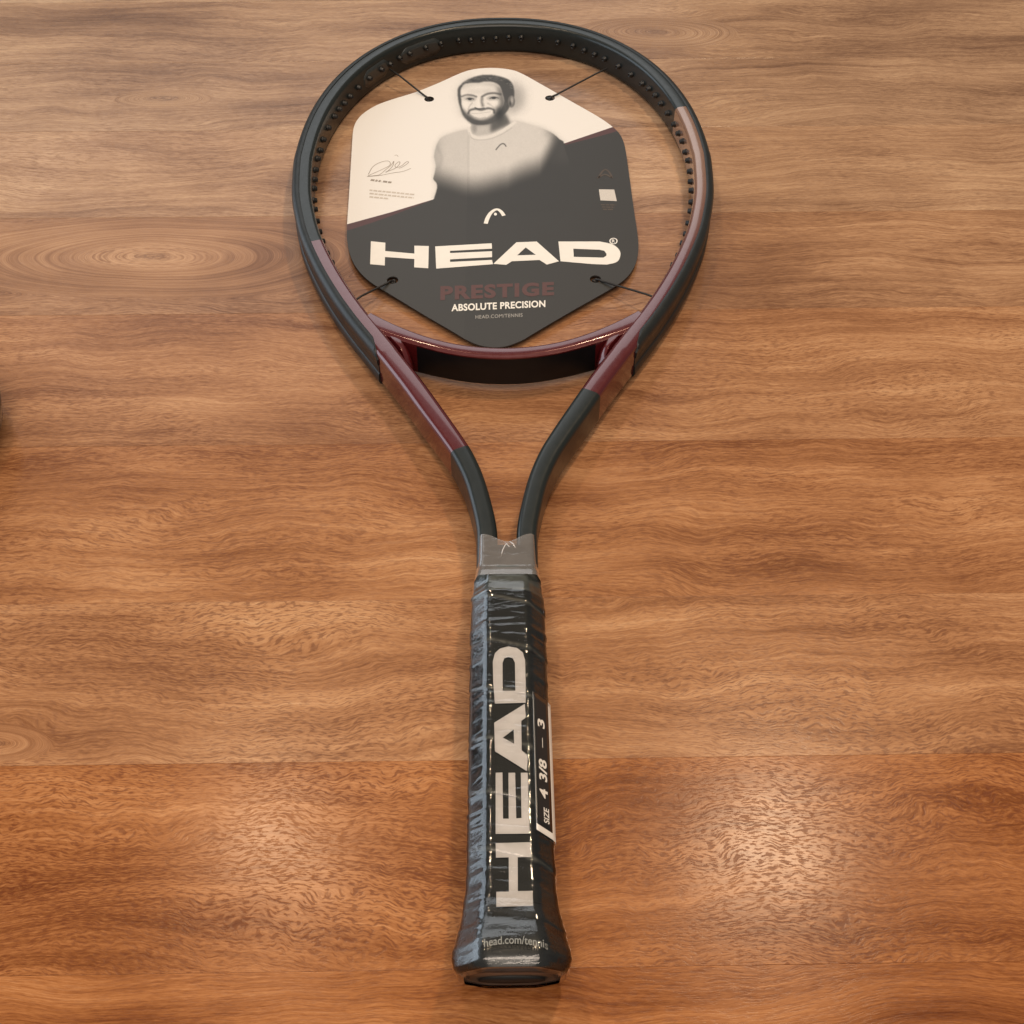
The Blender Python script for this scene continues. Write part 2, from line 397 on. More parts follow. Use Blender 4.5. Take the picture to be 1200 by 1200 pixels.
def sweep(name, idx, secf, parent, mats, mif=None, ends=None, smooth=True, caps=True, path=None, nor=None, tan=None):
    path = PATH if path is None else path; nor = NOR if nor is None else nor
    V = []; Fc = []; mi = []
    rings = []
    for a, i in enumerate(idx):
        sec = secf(i); rings.append(sec)
        for n_, z_ in sec: V.append((path[i][0] + nor[i][0] * n_, path[i][1] + nor[i][1] * n_, z_))
    m = len(rings[0])
    for a in range(len(idx) - 1):
        for j in range(m):
            j2 = (j + 1) % m
            Fc.append((a * m + j, a * m + j2, (a + 1) * m + j2, (a + 1) * m + j))
            mi.append(mif(idx[a], j, rings[a][j], rings[a][j2]) if mif else 0)
    if caps:
        Fc.append(tuple(range(m))); Fc.append(tuple((len(idx) - 1) * m + j for j in range(m))[::-1]); mi += [mi[0], mi[-1]]
    return mesh(name, V, Fc, parent, mats, smooth, mi)
# colour zones on the frame (right side = first half of the path)
def near(px, py, zl):
    x, y, _ = T(px, py, zl); return int(np.argmin((PATH[:, 0] - x) ** 2 + (PATH[:, 1] - y) ** 2))
R0 = near(684, 456, 10); R1 = near(798, 127, 10); L1 = near(369, 284, 10); L0 = near(538, 524, 10)
def fmat(i, j, a, b):
    return 1 if (R0 <= i < R1 or L1 <= i < L0) else 0
def fsec(i):
    hw, hh = wid(PATH[i][1]); return rsec(hw, hh, 3.0 if PATH[i][1] < 330 else 2.7, 4)
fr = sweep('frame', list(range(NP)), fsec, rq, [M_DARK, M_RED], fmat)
sharp(fr, 50)
# bumper guard over the outside of the hoop
G0 = near(722, 425, -6); G1 = near(459, 436, -6)
def gsec(i):
    hw, hh = wid(PATH[i][1]); hh += .45
    d = min(i - G0, G1 - i) * 1.6
    sl = min(1, .35 + d / 30.0)
    t0 = 1.6
    o = [(t0, hh - .9), (t0 + .2, hh - .1), (t0 + .9, hh + .15), (hw - 1.6, hh + .1), (hw + .3, hh - 1.3), (hw + 1.15, hh - 3.2),
         (hw + .9, 3.4), (hw + .35, 2.8), (hw + .35, -2.8), (hw + .9, -3.4), (hw + 1.15, -hh + 3.2), (hw + .3, -hh + 1.3), (hw - 1.6, -hh - .1),
         (t0, -hh), (t0, -hh + 2), (hw - 2.5, -hh + 4), (hw - 2.5, hh - 4), (t0, hh - 2)]
    # the top lip ends earlier than the side
    k_ = min(1, max(0, (d - 4) / 9.0))
    return [(n if z < hh - 4.2 else (hw - 1.0) + (n - (hw - 1.0)) * k_ if n < hw - 1.0 else n, z if z < 0 else min(z, hh * (.55 + .45 * min(1, d / 5.0)) + .5)) for n, z in o]
sharp(sweep('bumper_guard', list(range(G0, G1 + 1)), gsec, rq, M_GUARD), 40)
# grommets: short barrels poking through the inner wall
gi = []
mid = NP // 2
inner0 = near(735, 368, 8); inner1 = near(440, 352, 8)
gm = None
s_ = S[inner0] + 4
gap = 0
centre = S[mid]
while s_ < S[inner1] - 4:
    d = abs(s_ - centre)
    step = 11.2 if d > 190 else (9.6 if int((d + 4) // 34) % 2 == 0 else 14.0)
    gi.append(s_); s_ += step
def barrel():
    V = []; Fc = []; pr = [(2.1, 0), (2.1, .6), (1.75, .9), (1.6, 2.3), (1.25, 2.6), (.85, 2.5), (.8, .8)]
    n = 10
    for r_, h_ in pr:
        for q in range(n): V.append((-h_, r_ * math.cos(2 * math.pi * q / n), r_ * math.sin(2 * math.pi * q / n)))
    for a in range(len(pr) - 1):
        for q in range(n): Fc.append((a * n + q, a * n + (q + 1) % n, (a + 1) * n + (q + 1) % n, (a + 1) * n + q))
    Fc.append(tuple(range((len(pr) - 1) * n, len(pr) * n)))
    return V, Fc
bv, bf = barrel(); proto = mesh('grommet', bv, bf, rq, M_GROM); first = True
for s_ in gi:
    i = int(np.searchsorted(S, s_)); i = min(i, NP - 1)
    o = proto if first else proto.copy()
    if not first: sc.collection.objects.link(o)
    first = False
    hw, hh = wid(PATH[i][1]); p = PATH[i] - NOR[i] * (hw - .05)
    o.parent = rq; o.location = (p[0] * MM, p[1] * MM, (1.2 if len(gi) and (int(s_) % 2) else 0.2) * MM)
    o.rotation_euler = (0, 0, math.atan2(NOR[i][1], NOR[i][0]))
# faint decals on the inner wall at the upper left
def decal(p0, p1):
    a, b = sorted((near(p0[0], p0[1], 0), near(p1[0], p1[1], 0)))
    def ds(i):
        e = min(i - a, b - i); h = 6.4 * min(1, .45 + .2 * e)
        n = -(wid(PATH[i][1])[0]) - .12
        return [(n + .2, -h), (n, -h), (n, -h * .3), (n, h * .4), (n, h), (n + .2, h)]
    sweep('inner_decal', list(range(a, b + 1)), ds, rq, mat('smoky_decal', (.024, .029, .030), .38, 0, .4, .2))
decal((466, 66), (512, 46)); decal((424, 96), (452, 74))

# bridge across the throat
bp = [(x, 329.3 + .0050 * x * x) for x in np.linspace(-76, 76, 96)]
BP, BS = resample(np.array(bp), 1.6); BT = np.gradient(BP, axis=0); BT /= np.linalg.norm(BT, axis=1)[:, None]
BN = np.stack([BT[:, 1], -BT[:, 0]], 1)     # points to the handle
def bsec(i):
    e = abs(BP[i][0]); hw = 3.5 + 3.4 * max(0, (e - 40) / 36) ** 1.4; hh = 9.8 + .9 * max(0, (e - 30) / 40)
    P = [(n * (3.9 / hw) if n < 0 else n, z) for n, z in rsec(hw, hh, 1.7, 4)]
    P = [(n, z * (1.07 if z < 0 else 1)) for n, z in P]
    return [(n + (1.6 if z < 0 else 0) * (1 - abs(z) / hh * .3) * 0.6 + (-.9 if z > hh - 1 else 0), z) for n, z in P]
def bmatf(i, j, a, b):
    return 1 if ((a[0] + b[0]) / 2 > 1.5 and (a[1] + b[1]) / 2 < 8.4 and abs(BP[i][0]) < 47) else 0
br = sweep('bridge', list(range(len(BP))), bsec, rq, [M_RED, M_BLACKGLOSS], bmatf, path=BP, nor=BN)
sharp(br, 50)
# moulded gusset in each corner between bridge and shaft
for sgn in (1, -1):
    V = []; Fc = []
    pr = [(63, 345), (50, 336), (46.5, 330), (45.8, 322.0), (49, 319), (66, 345)]
    for z in (-9.5, -6, 0, 6, 8.6, 9.7):
        k_ = {-9.5: .7, -6: .8, 0: .74, 6: .62, 8.6: .46, 9.7: .35}[z]
        for x, y in pr: V.append((sgn * (60 + (x - 60) * k_), 343 + (y - 343) * k_, z))
    n = len(pr)
    for a in range(5):
        for q in range(n): Fc.append((a * n + q, a * n + (q + 1) % n, (a + 1) * n + (q + 1) % n, (a + 1) * n + q))
    Fc += [tuple(range(n)), tuple(range(5 * n, 6 * n))]
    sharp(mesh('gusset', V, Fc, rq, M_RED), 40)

# ---- handle
def octo(a, b, n=72, top=.54, side=.47, sm=2):
    P = [(a, -b * side), (a, b * side), (a * top, b), (-a * top, b), (-a, b * side), (-a, -b * side), (-a * top, -b), (a * top, -b)]
    P = np.array(P + [P[0]]); R, s = resample(P, 1e9) if False else (None, None)
    d = np.r_[0, np.cumsum(np.linalg.norm(np.diff(P, axis=0), axis=1))]
    q = np.linspace(0, d[-1], n, endpoint=False)
    R = np.stack([np.interp(q, d, P[:, i]) for i in range(2)], 1)
    for _ in range(sm): R = (np.roll(R, 1, 0) + 2 * R + np.roll(R, -1, 0)) / 4
    return R
def loft(name, ys, prof, parent, m, capends=(True, True), smooth=True):
    V = []; Fc = []; n = None
    for y in ys:
        R = prof(y); n = len(R)
        for r_ in R: V.append((r_[0], y + (r_[2] if len(r_) > 2 else 0) + max(0, 15 - r_[1]) * .17 * max(0, 1 - max(y, 0) / 16), r_[1]))
    for a in range(len(ys) - 1):
        for q in range(n): Fc.append((a * n + q, a * n + (q + 1) % n, (a + 1) * n + (q + 1) % n, (a + 1) * n + q))
    if capends[0]: Fc.append(tuple(range(n)))
    if capends[1]: Fc.append(tuple(range((len(ys) - 1) * n, len(ys) * n)))
    return mesh(name, V, Fc, parent, m, smooth)
HA = lambda y: np.interp(y, [-1, 0, 2, 5, 8, 12, 18, 26, 33, 48, 157, 168, 173], [17.8, 19.0, 20.2, 20.9, 20.9, 20.0, 18.5, 17.1, 16.4, 16.1, 15.9, 15.6, 15.0])
HB = lambda y: np.interp(y, [-1, 0, 2, 5, 8, 12, 18, 26, 33, 48, 157, 168, 173], [16.0, 17.2, 18.4, 18.9, 18.7, 17.9, 16.3, 14.9, 14.3, 14.0, 14.0, 13.4, 12.6])
PITCHW, PH = 24.0, 11.0
def seamd(x, z, y):       # distance (mm) past the last tape edge
    th = math.atan2(z, x) / (2 * math.pi)
    return (y + PH - th * PITCHW) % PITCHW
def gprof(y):
    R = octo(HA(y), HB(y)); out = []
    for x, z in R:
        d = seamd(x, z, y); l = math.hypot(x, z)
        r_ = .42 * math.exp(-d / 5.0) - .35 * math.exp(-((d - PITCHW + .6) / .8) ** 2)
        out.append((x * (1 + r_ / l), z * (1 + r_ / l)))
    return out
gy = list(np.arange(24, 172.1, .8))
grip = loft('grip', gy, gprof, rq, M_GRIP)
att = grip.data.attributes.new('seam', 'FLOAT', 'POINT')
sv = [max(math.exp(-((seamd(v.co.x / MM, v.co.z / MM, v.co.y / MM) - .7) / .9) ** 2), 0) * (.35 + .65 * RS.rand()) for v in grip.data.vertices]
att.data.foreach_set('value', sv)
loft('butt_cap', [0, .4, 1.2, 2, 3.5, 5, 7, 9, 12, 15, 18, 22, 26, 30], lambda y: octo(HA(y) - .1, HB(y) - .1, sm=3), rq, M_CAP, (False, False))
# recessed end plate with dark opening
loft('end_plate', [0.0, .01, .8, 1.4], lambda y: octo((HA(0)) * (.98 if y < .005 else .90 if y < .02 else .84), HB(0) * (.98 if y < .005 else .9 if y < .02 else .84), sm=3), rq, M_END, (False, True))
loft('end_opening', [.2, 3.5], lambda y: [(12.4 * math.cos(q), -9.0 + 5.2 * math.sin(q)) for q in np.linspace(0, 2 * math.pi, 32, endpoint=False)], rq, M_HOLE)
# throat block and collar
loft('throat_block', [174, 184, 195, 197.5, 199], lambda y: octo(13.2 if y < 198 else 11.5, 9.6 if y < 198 else 7.5, top=.82, side=.6), rq, M_DARK)
def cprof(y):
    a = np.interp(y, [168, 170, 173, 180, 183, 185], [15.9, 16.1, 15.8, 15.0, 14.5, 13.9]); b = np.interp(y, [168, 170, 173, 180, 183, 185], [13.8, 13.9, 13.6, 12.4, 11.6, 10.8])
    k_ = 1 + .009 * math.sin(y * .9 + .6 * math.sin(y * .53))
    return octo(a * k_, b * k_, sm=4)
loft('rubber_collar', list(np.arange(168.5, 185.3, .5)), cprof, rq, M_COLLAR)

# ---- clear film
wr = [(RS.uniform(2, 178), RS.uniform(.5, 1.6), RS.uniform(.10, .34), RS.uniform(-.2, .2), RS.uniform(-math.pi, math.pi), RS.uniform(.5, 1.6)) for _ in range(70)]
wr += [(RS.uniform(24, 165), RS.uniform(.4, .8), RS.uniform(.07, .16), RS.uniform(-.5, .5), math.pi / 2 + RS.uniform(-.5, .5), RS.uniform(.2, .5)) for _ in range(42)]
def sprof(y):
    R = octo(HA(max(y, 0)) + .75, HB(max(y, 0)) + .95, n=96); out = []
    cl = 1.0 if y > 0 else 1 - .10 * (-y) ** .8
    for x, z in R:
        th = math.atan2(z, x); l = math.hypot(x, z); d = seamd(x, z, y)
        r_ = .6 * math.exp(-d / 5.0) * (1 - math.exp(-d / 1.0))
        for y0, wd, am, sl, t0, tw in wr:
            if abs(y - y0) < 9:
                dt = (th - t0 + math.pi) % (2 * math.pi) - math.pi
                r_ += am * math.exp(-((y - y0 - sl * dt * 8) / wd) ** 2) * math.exp(-(dt / tw) ** 2)
        r_ += .02 * math.sin(y * .9 + 3 * th)
        if z > 0 and y > 4: r_ += .02 * math.sin(y * 2.3 + 1.5 * math.sin(y * .37)) * math.exp(-((abs(x) - HA(y) * .56) / .9) ** 2)
        out.append((x * (cl + r_ / l), z * (cl + r_ / l)))
    return out
film = loft('plastic_film', list(np.arange(-1.2, 178.1, .4)), sprof, rq, M_FILM, (False, False))
# hazy top of the film, spread flat over both shafts
YC = 203.6
def tprof(y):
    a = np.interp(y, [174, 182, 188, 212], [15.7, 14.8, 14.2, 13.8]); b = np.interp(y, [174, 181, 184, 212], [13.7, 12.7, 11.2, 10.7])
    R = octo(a, b, n=96, top=.86, side=.55); out = []
    for x, z in R:
        t = max(0, (y - 188) / 15.5); hz_ = .25 * math.sin(y * .8)
        out.append((x, z, -5.0 * t ** 3 * math.exp(-(x / 6.5) ** 2) if z > 0 else -3 * t))
    return out
loft('film_collar', list(np.arange(177.6, YC + .05, .7)), tprof, rq, M_FILM2, (False, False))
# crease in the film collar
for pts in ([(587, 653), (589, 645), (592, 639), (596, 636)], [(597, 635), (601, 637), (604, 642)], [(592, 636), (597, 641)]):
    tube('film_crease', [T(x, y, 10.9) for x, y in pts], [.12, .3, .25, .1][:len(pts)], rq, M_FILMPRINT, 6)

# ---- printing on the film
def fs(p, ox, oy, s): return [(ox + x / s, oy + y / s) for x, y in p]
ZT = 14.52
def film_letter(outer, holes=()):
    o = [T(x, y, ZT)[:2] for x, y in outer]; h = [[T(x, y, ZT)[:2] for x, y in q] for q in holes]
    pl = plate('film_letter', o, ZT, ZT + .12, rq, M_FILMPRINT, h)
    for v in pl.data.vertices: v.co.z += max(0, HB(v.co.y / MM) - 14.0) * MM
film_letter([(578, 800), (577.5, 776), (580, 766), (586, 760.5), (596, 758), (606, 760), (612.5, 765), (615.3, 774), (616, 800), (616, 824), (580, 825)],
            [[(589, 810), (589, 777), (591, 772), (596, 770.3), (601, 772), (603.5, 777), (604, 810)]])
film_letter(fs([(475, 405), (690, 272), (697, 368), (665, 392), (668, 600), (712, 635), (705, 745), (480, 605)], 500, 780, 6),
            [fs([(535, 510), (612, 452), (615, 553)], 500, 780, 6)])
film_letter(fs([(485, 757), (533, 755), (537, 1080), (577, 1080), (575, 757), (622, 757), (630, 1078), (667, 1075), (662, 757), (710, 757), (725, 1185), (485, 1187)], 500, 780, 6))
film_letter(fs([(485, 52), (735, 45), (737, 150), (640, 152), (641, 395), (745, 393), (748, 505), (490, 512), (490, 400), (578, 398), (577, 153), (487, 155)], 500, 980, 6))

# size sticker wrapped on the right-hand bevel
def bev(u, y, off):       # u: 0 at top edge of bevel, 1 at lower edge, >1 on the side wall
    a, b = HA(y) + .75, HB(y) + .75
    p0 = np.array([a * .54, b]); p1 = np.array([a, b * .47]); n = np.array([-(p1 - p0)[1], (p1 - p0)[0]]); n /= np.linalg.norm(n)
    if u <= 1: p = p0 + (p1 - p0) * u
    else: p = p1 + np.array([0, -(u - 1) * 9.0]); n = np.array([1.0, 0])
    p = p + n * (off + .55)
    return (p[0], y, p[1])
def bquad(name, u0, u1, y0, y1, off, m, skew=0.0):
    V = []; Fc = []; nu, ny = 6, 24
    for i in range(ny + 1):
        for j in range(nu + 1):
            u = u0 + (u1 - u0) * j / nu; V.append(bev(u, y0 + (y1 - y0) * i / ny - skew * u, off))
    m0 = len(V)
    for i in range(ny + 1):
        for j in range(nu + 1):
            u = u0 + (u1 - u0) * j / nu; V.append(bev(u, y0 + (y1 - y0) * i / ny - skew * u, off - .15))
    g_ = lambda i, j: i * (nu + 1) + j
    for i in range(ny):
        for j in range(nu):
            q = (g_(i, j), g_(i, j + 1), g_(i + 1, j + 1), g_(i + 1, j)); Fc.append(q); Fc.append(tuple(m0 + k_ for k_ in q[::-1]))
    for i in range(ny):
        for j in (0, nu): Fc.append((g_(i, j), g_(i + 1, j), m0 + g_(i + 1, j), m0 + g_(i, j)))
    for j in range(nu):
        for i in (0, ny): Fc.append((g_(i, j), g_(i, j + 1), m0 + g_(i, j + 1), m0 + g_(i, j)))
    return mesh(name, V, Fc, stick if name != 'size_sticker' else rq, m, True)
SY0, SY1 = 55.8, 114.8
stick = None
stick = bquad('size_sticker', .06, 1.25, SY0 - 2.6, SY1, .20, M_STICKW, 1.6)
bquad('black_panel', .06, .86, SY0, SY1, .34, M_STICK, 1.6)
def btext(s, y0, y1, u0, u1, m, bold=.02, italic=.0):
    V, Fc = text_mesh(s, bold)
    VV = [bev(u1 + (u0 - u1) * v[1], y0 + (y1 - y0) * v[0] - 7.9, .46) for v in V]
    mesh('sticker_lettering', VV, Fc, stick, m, False)
btext('SIZE', 65.2, 71.6, .42, .70, M_STICKW)
btext('4', 75.5, 79.5, .24, .66, M_STICKW, .03)
btext('3/8', 83.0, 92.5, .24, .66, M_STICKW, .03)
btext('_', 98, 102.5, .46, .49, M_STICKW)
btext('3', 107, 111.0, .24, .62, M_STICKW, .03)
# web address moulded on the cap
V, Fc = text_mesh('head.com/tennis', .008)
VV = []
for v in V:
    x = -9.8 + 22.6 * v[0]; y = 6.6 + 3.1 * v[1] - .012 * x * x
    zt = HB(y) + 2.2
    a = HA(y) * .54
    if abs(x) > a: zt -= (abs(x) - a) * (HB(y) * .53) / (HA(y) * .46)
    VV.append((x, y, zt))
mesh('cap_lettering', VV, Fc, rq, M_URL, False)

# ------------------------------------------------------------------ the card in the hoop
CZ = 4.6; TH = .9
card = thing('display_card', 'black and white cardboard display card with bearded man portrait tied inside the racquet hoop', 'display card',
             loc=(0, 0, 0))
def Z1(x, y, z=CZ): return W(400 + x / 3.3333, 60 + y / 3.3333, z)
outline = [(22, 690), (23, 740), (34, 795), (62, 850), (112, 900), (200, 955), (320, 1028), (430, 1092), (500, 1133), (560, 1153), (630, 1155),
           (700, 1132), (760, 1097), (900, 1015), (1050, 930), (1112, 886), (1146, 838), (1160, 780), (1157, 715), (1140, 600), (1124, 480), (1110, 385),
           (1099, 345), (1080, 314), (1050, 288), (1000, 254), (900, 197), (800, 140), (710, 90), (665, 73), (610, 66), (560, 66), (510, 72),
           (460, 88), (380, 124), (290, 160), (200, 188), (140, 210), (90, 240), (60, 272), (46, 312), (40, 400), (31, 550)]
OUT = [Z1(x, y) for x, y in smoothpath(outline, 4, True)]
hole_c = [(343, 187), (815, 183), (200, 894), (993, 890)]
def circ(c, r): return [(c[0] + r * math.cos(q), c[1] + r * math.sin(q)) for q in np.linspace(0, 2 * math.pi, 24, endpoint=False)]
HC = [Z1(*c) for c in hole_c]
HO = [circ(c, 3.4) for c in HC]
# where the print turns from white to black (mm): line through these points
LN = [Z1(-200, 738), Z1(22, 676), Z1(190, 630), Z1(355, 580), Z1(600, 468), Z1(865, 362), Z1(1060, 296), Z1(1300, 210)]
def card_mat():
    k = NT('card_print'); sep = k.n('ShaderNodeSeparateXYZ'); k.l(k.obj(), sep.inputs[0])
    X = k.math('MULTIPLY', sep.outputs[0], 1000.0); Y = k.math('MULTIPLY', sep.outputs[1], 1000.0)
    # piecewise line as a curve lookup
    cur = k.n('ShaderNodeFloatCurve'); x0, x1 = -160.0, 120.0; y0, y1 = 400.0, 620.0
    k.l(k.math('DIVIDE', k.math('SUBTRACT', X, x0), x1 - x0), cur.inputs['Value'])
    c = cur.mapping.curves[0]
    pts = [((p[0] - x0) / (x1 - x0), (p[1] - y0) / (y1 - y0)) for p in LN if x0 < p[0] < x1]
    while len(c.points) < len(pts): c.points.new(.5, .5)
    for i, p in enumerate(pts): c.points[i].location = p; c.points[i].handle_type = 'VECTOR'
    cur.mapping.update()
    yl = k.math('MULTIPLY_ADD', cur.outputs[0], y1 - y0, y0)
    d = k.math('SUBTRACT', Y, yl)
    white = k.maprange(d, -.25, .25)
    # maroon flash below the line, tapering towards the middle
    bt = k.math('MULTIPLY', k.maprange(k.math('ABSOLUTE', k.math('ADD', X, 8.0)), 25.0, 90.0), 6.5)
    mar = k.maprange(k.math('ADD', d, bt), -.3, .3)
    nz = k.noise(k.obj(), 900, 3)
    dark = k.ramp(nz, [(.2, DARKC), (.8, tuple(v * 1.10 for v in DARKC))])
    dark = k.mix(k.maprange(X, XF + .25, XF - .25, 0, 1), dark, tuple(v * 1.18 for v in DARKC) + (1,))  # paler left of the fold line: window reflection painted into the print
    c1 = k.mix(mar, dark, (.075, .030, .030, 1))
    k.l(k.mix(white, c1, (*WHITEC, 1)), k.b.inputs['Base Color'])
    k.b.inputs['Roughness'].default_value = .48
    k.l(k.bump(nz, .08, .0002), k.b.inputs['Normal'])
    return k.m
DARKC = (.025, .0235, .021); WHITEC = (.74, .715, .68)
XF = Z1(490, 600)[0]
M_CARD = card_mat()
cb = plate('card_board', OUT, CZ - TH, CZ, card, [M_CARD, M_EDGE], HO)
for p in cb.data.polygons:
    if abs(p.normal.z) < .5: p.material_index = 1
    elif p.normal.z < 0: p.material_index = 1

# portrait: greyscale picture stored as colours on a fine mesh sheet
def portrait():
    st = .5; x0, x1, y0, y1 = 505, 668, 76, 262
    xs = np.arange(x0, x1, st); ys = np.arange(y0, y1, st)
    GX, GY = np.meshgrid(xs, ys)
    U2 = (GX - 500) * 7.5; V2 = (GY - 70) * 7.5          # detail coordinates
    UZ = (GX - 400) * 3.3333; VZ = (GY - 60) * 3.3333
    def blur(A, s):
        s /= (7.5 * st)
        if s < .3: return A
        r = int(3 * s) + 1; kx_ = np.exp(-np.arange(-r, r + 1) ** 2 / (2 * s * s)); kx_ /= kx_.sum()
        B = np.pad(A, r, 'edge')
        B = np.apply_along_axis(lambda v: np.convolve(v, kx_, 'valid'), 0, B)
        return np.apply_along_axis(lambda v: np.convolve(v, kx_, 'valid'), 1, B)
    def poly(P, s=3):
        P = np.array(P, float); ins = np.zeros(U2.shape, bool); j = len(P) - 1
        for i in range(len(P)):
            xi, yi, xj, yj = *P[i], *P[j]
            c = ((yi > V2) != (yj > V2)) & (U2 < (xj - xi) * (V2 - yi) / (yj - yi + 1e-9) + xi)
            ins ^= c; j = i
        return blur(ins.astype(float), s)
    def stroke(P, wd, s=2):
        P = smoothpath(P, 6) if len(P) > 2 else np.array(P, float); D = np.full(U2.shape, 1e9)
        for a, b in zip(P[:-1], P[1:]):
            ab = b - a; t = np.clip(((U2 - a[0]) * ab[0] + (V2 - a[1]) * ab[1]) / (ab @ ab + 1e-9), 0, 1)
            D = np.minimum(D, np.hypot(U2 - a[0] - t * ab[0], V2 - a[1] - t * ab[1]))
        return np.clip((wd / 2 + s - D) / (2 * s), 0, 1)
    def ell(cx, cy, rx, ry, s=3): return np.clip((1 - np.hypot((U2 - cx) / rx, (V2 - cy) / ry)) * min(rx, ry) / s / 2 + .5, 0, 1)
    LNpx = np.array([(22, 676), (190, 630), (355, 580), (600, 468), (865, 362), (1060, 296)], float)
    yl = np.interp(UZ, LNpx[:, 0], LNpx[:, 1])
    gw = 1.0; wh = (VZ < yl)
    rs0 = np.random.RandomState(11)
    img = np.where(wh, .97, .30); al = np.zeros(U2.shape)
    def put(m, v, op=1.0, mark=True):
        nonlocal img, al
        m = np.clip(m * op, 0, 1); img = img * (1 - m) + v * m
        if mark: al = np.maximum(al, m)
    SM = smoothpath
    # soft shade on paper behind the head
    head = SM([(272, 300), (276, 250), (320, 200), (400, 158), (500, 133), (600, 138), (700, 165), (745, 200), (765, 250), (770, 320), (735, 400),
               (700, 460), (640, 515), (560, 560), (450, 572), (380, 548), (325, 495), (298, 430), (280, 370)], 4, True)
    put(poly([(740, 180), (860, 260), (860, 400), (760, 480), (690, 470), (700, 300)], 38), .62, .75)
    put(poly([(240, 300), (300, 180), (400, 140), (400, 300), (330, 520), (280, 480)], 30), .70, .35)
    torso = SM([(385, 610), (300, 625), (205, 652), (125, 690), (84, 760), (66, 850), (80, 925), (72, 990), (58, 1050), (84, 1080), (92, 1120),
                (78, 1180), (60, 1235), (60, 1300), (1230, 1300), (1215, 780), (1165, 700), (1095, 640), (1000, 602), (860, 562), (770, 540), (690, 560)], 3, True)
    tm = poly(torso, 3)
    put(poly(torso, 20) * (VZ < yl - 5), .66, .75)
    f = np.clip((VZ + .62 * np.maximum(0, UZ - 650) + 1.0 * np.maximum(0, UZ - 775) + 14 * np.sin(UZ / 47.) - 448 + .05 * np.maximum(0, 480 - UZ)) / 118, 0, 1); f = f * f * (3 - 2 * f)
    base = .86 - .05 * (UZ < 500) - .10 * np.exp(-((U2 - 70) / 60.) ** 2)
    tv = base * (1 - f) + .30 * f
    img = img * (1 - tm) + tv * tm; al = np.maximum(al, tm)
    # folds
    put(stroke([(90, 760), (130, 860), (110, 950)], 22, 16) * tm, .62, .4)
    put(poly([(1040, 610), (1120, 700), (1090, 900), (1260, 900), (1260, 700), (1120, 600)], 40) * tm, .34, .8)
    # neck
    neck = [(390, 540), (385, 600), (400, 650), (450, 668), (540, 655), (620, 622), (690, 585), (735, 560), (700, 500), (690, 440), (400, 440)]
    put(poly(neck, 4), .78); put(poly([(560, 520), (560, 640), (690, 585), (735, 560), (700, 480), (640, 480)], 14), .36, .9)
    put(ell(420, 600, 22, 40, 12), .55, .6)
    put(stroke([(370, 612), (388, 660), (450, 688), (540, 680), (640, 640), (720, 590), (775, 552)], 26, 5), .92, .9)
    put(stroke([(372, 640), (400, 690), (460, 705), (560, 695), (660, 655), (750, 600)], 5, 5), .6, .4)
    # head
    put(poly(head, 5), .34)
    face = SM([(303, 330), (298, 270), (328, 218), (380, 205), (450, 205), (520, 192), (590, 200), (640, 230), (665, 300), (680, 370), (655, 430),
               (610, 480), (540, 530), (450, 535), (370, 500), (315, 430)], 4, True)
    fm = poly(face, 5); put(fm, .93)
    put(poly([(600, 215), (680, 260), (700, 390), (640, 470), (600, 420), (640, 340), (620, 260)], 16) * fm, .42, .85)
    put(poly([(300, 215), (450, 200), (600, 200), (640, 240), (520, 235), (380, 235), (305, 260)], 10) * fm, .72, .5)
    put(ell(500, 270, 120, 26, 18) * fm, .80, .4)
    # ear
    put(ell(745, 368, 32, 52, 5), .48); put(ell(750, 355, 12, 30, 6), .72, .8); put(ell(735, 385, 8, 18, 5), .25, .7)
    # brows, eyes, nose
    put(stroke([(308, 324), (350, 310), (400, 313), (436, 325)], 12, 8), .33, .85)
    put(stroke([(486, 326), (530, 302), (590, 294), (648, 304)], 14, 9), .30, .88)
    put(ell(375, 345, 48, 20, 10), .50, .65); put(ell(590, 338, 50, 20, 10), .48, .65)
    put(ell(378, 346, 17, 9, 3), .16); put(ell(590, 338, 18, 9, 3), .16)
    put(stroke([(345, 347), (378, 338), (415, 346)], 5, 3), .2); put(stroke([(555, 340), (590, 328), (630, 338)], 5, 3), .2)
    put(stroke([(486, 345), (482, 372), (492, 402)], 20, 13), .40, .8)
    put(ell(455, 385, 20, 40, 12), .98, .7)
    put(stroke([(425, 422), (455, 432), (505, 425)], 9, 5), .30, .9)
    put(stroke([(400, 380), (375, 410), (365, 440)], 8, 7), .6, .5); put(stroke([(540, 385), (580, 410), (600, 445)], 10, 8), .5, .5)
    # beard and moustache
    beard = [(302, 420), (322, 495), (380, 548), (450, 571), (530, 568), (600, 545), (660, 500), (705, 440), (720, 370), (690, 360), (672, 410), (640, 440),
             (604, 452), (590, 482), (540, 512), (470, 528), (414, 508), (374, 474), (345, 462), (318, 425)]
    put(poly(beard, 13), .37, .88)
    bm_ = poly(beard, 8); st_ = blur(rs0.normal(0, 1, img.shape), 7); img = np.clip(img + bm_ * st_ * .05, 0, 1)
    put(ell(470, 556, 60, 12, 10), .34, .5); put(ell(640, 470, 30, 60, 25), .20, .6)
    put(stroke([(366, 470), (382, 444), (430, 433), (480, 441), (540, 427), (585, 438), (594, 466)], 15, 8), .27, .85)
    put(ell(600, 385, 42, 34, 20), .97, .8); put(ell(345, 385, 26, 36, 16), .98, .7); put(ell(455, 240, 70, 24, 20), .97, .6)
    put(poly(SM([(385, 468), (430, 458), (480, 462), (530, 455), (575, 450), (556, 482), (520, 505), (465, 514), (416, 497)], 3, True), 4), .93)
    put(stroke([(425, 507), (465, 516), (515, 507)], 8, 7), .66, .6)
    put(stroke([(395, 473), (470, 470), (560, 458)], 3, 4), .6, .5)
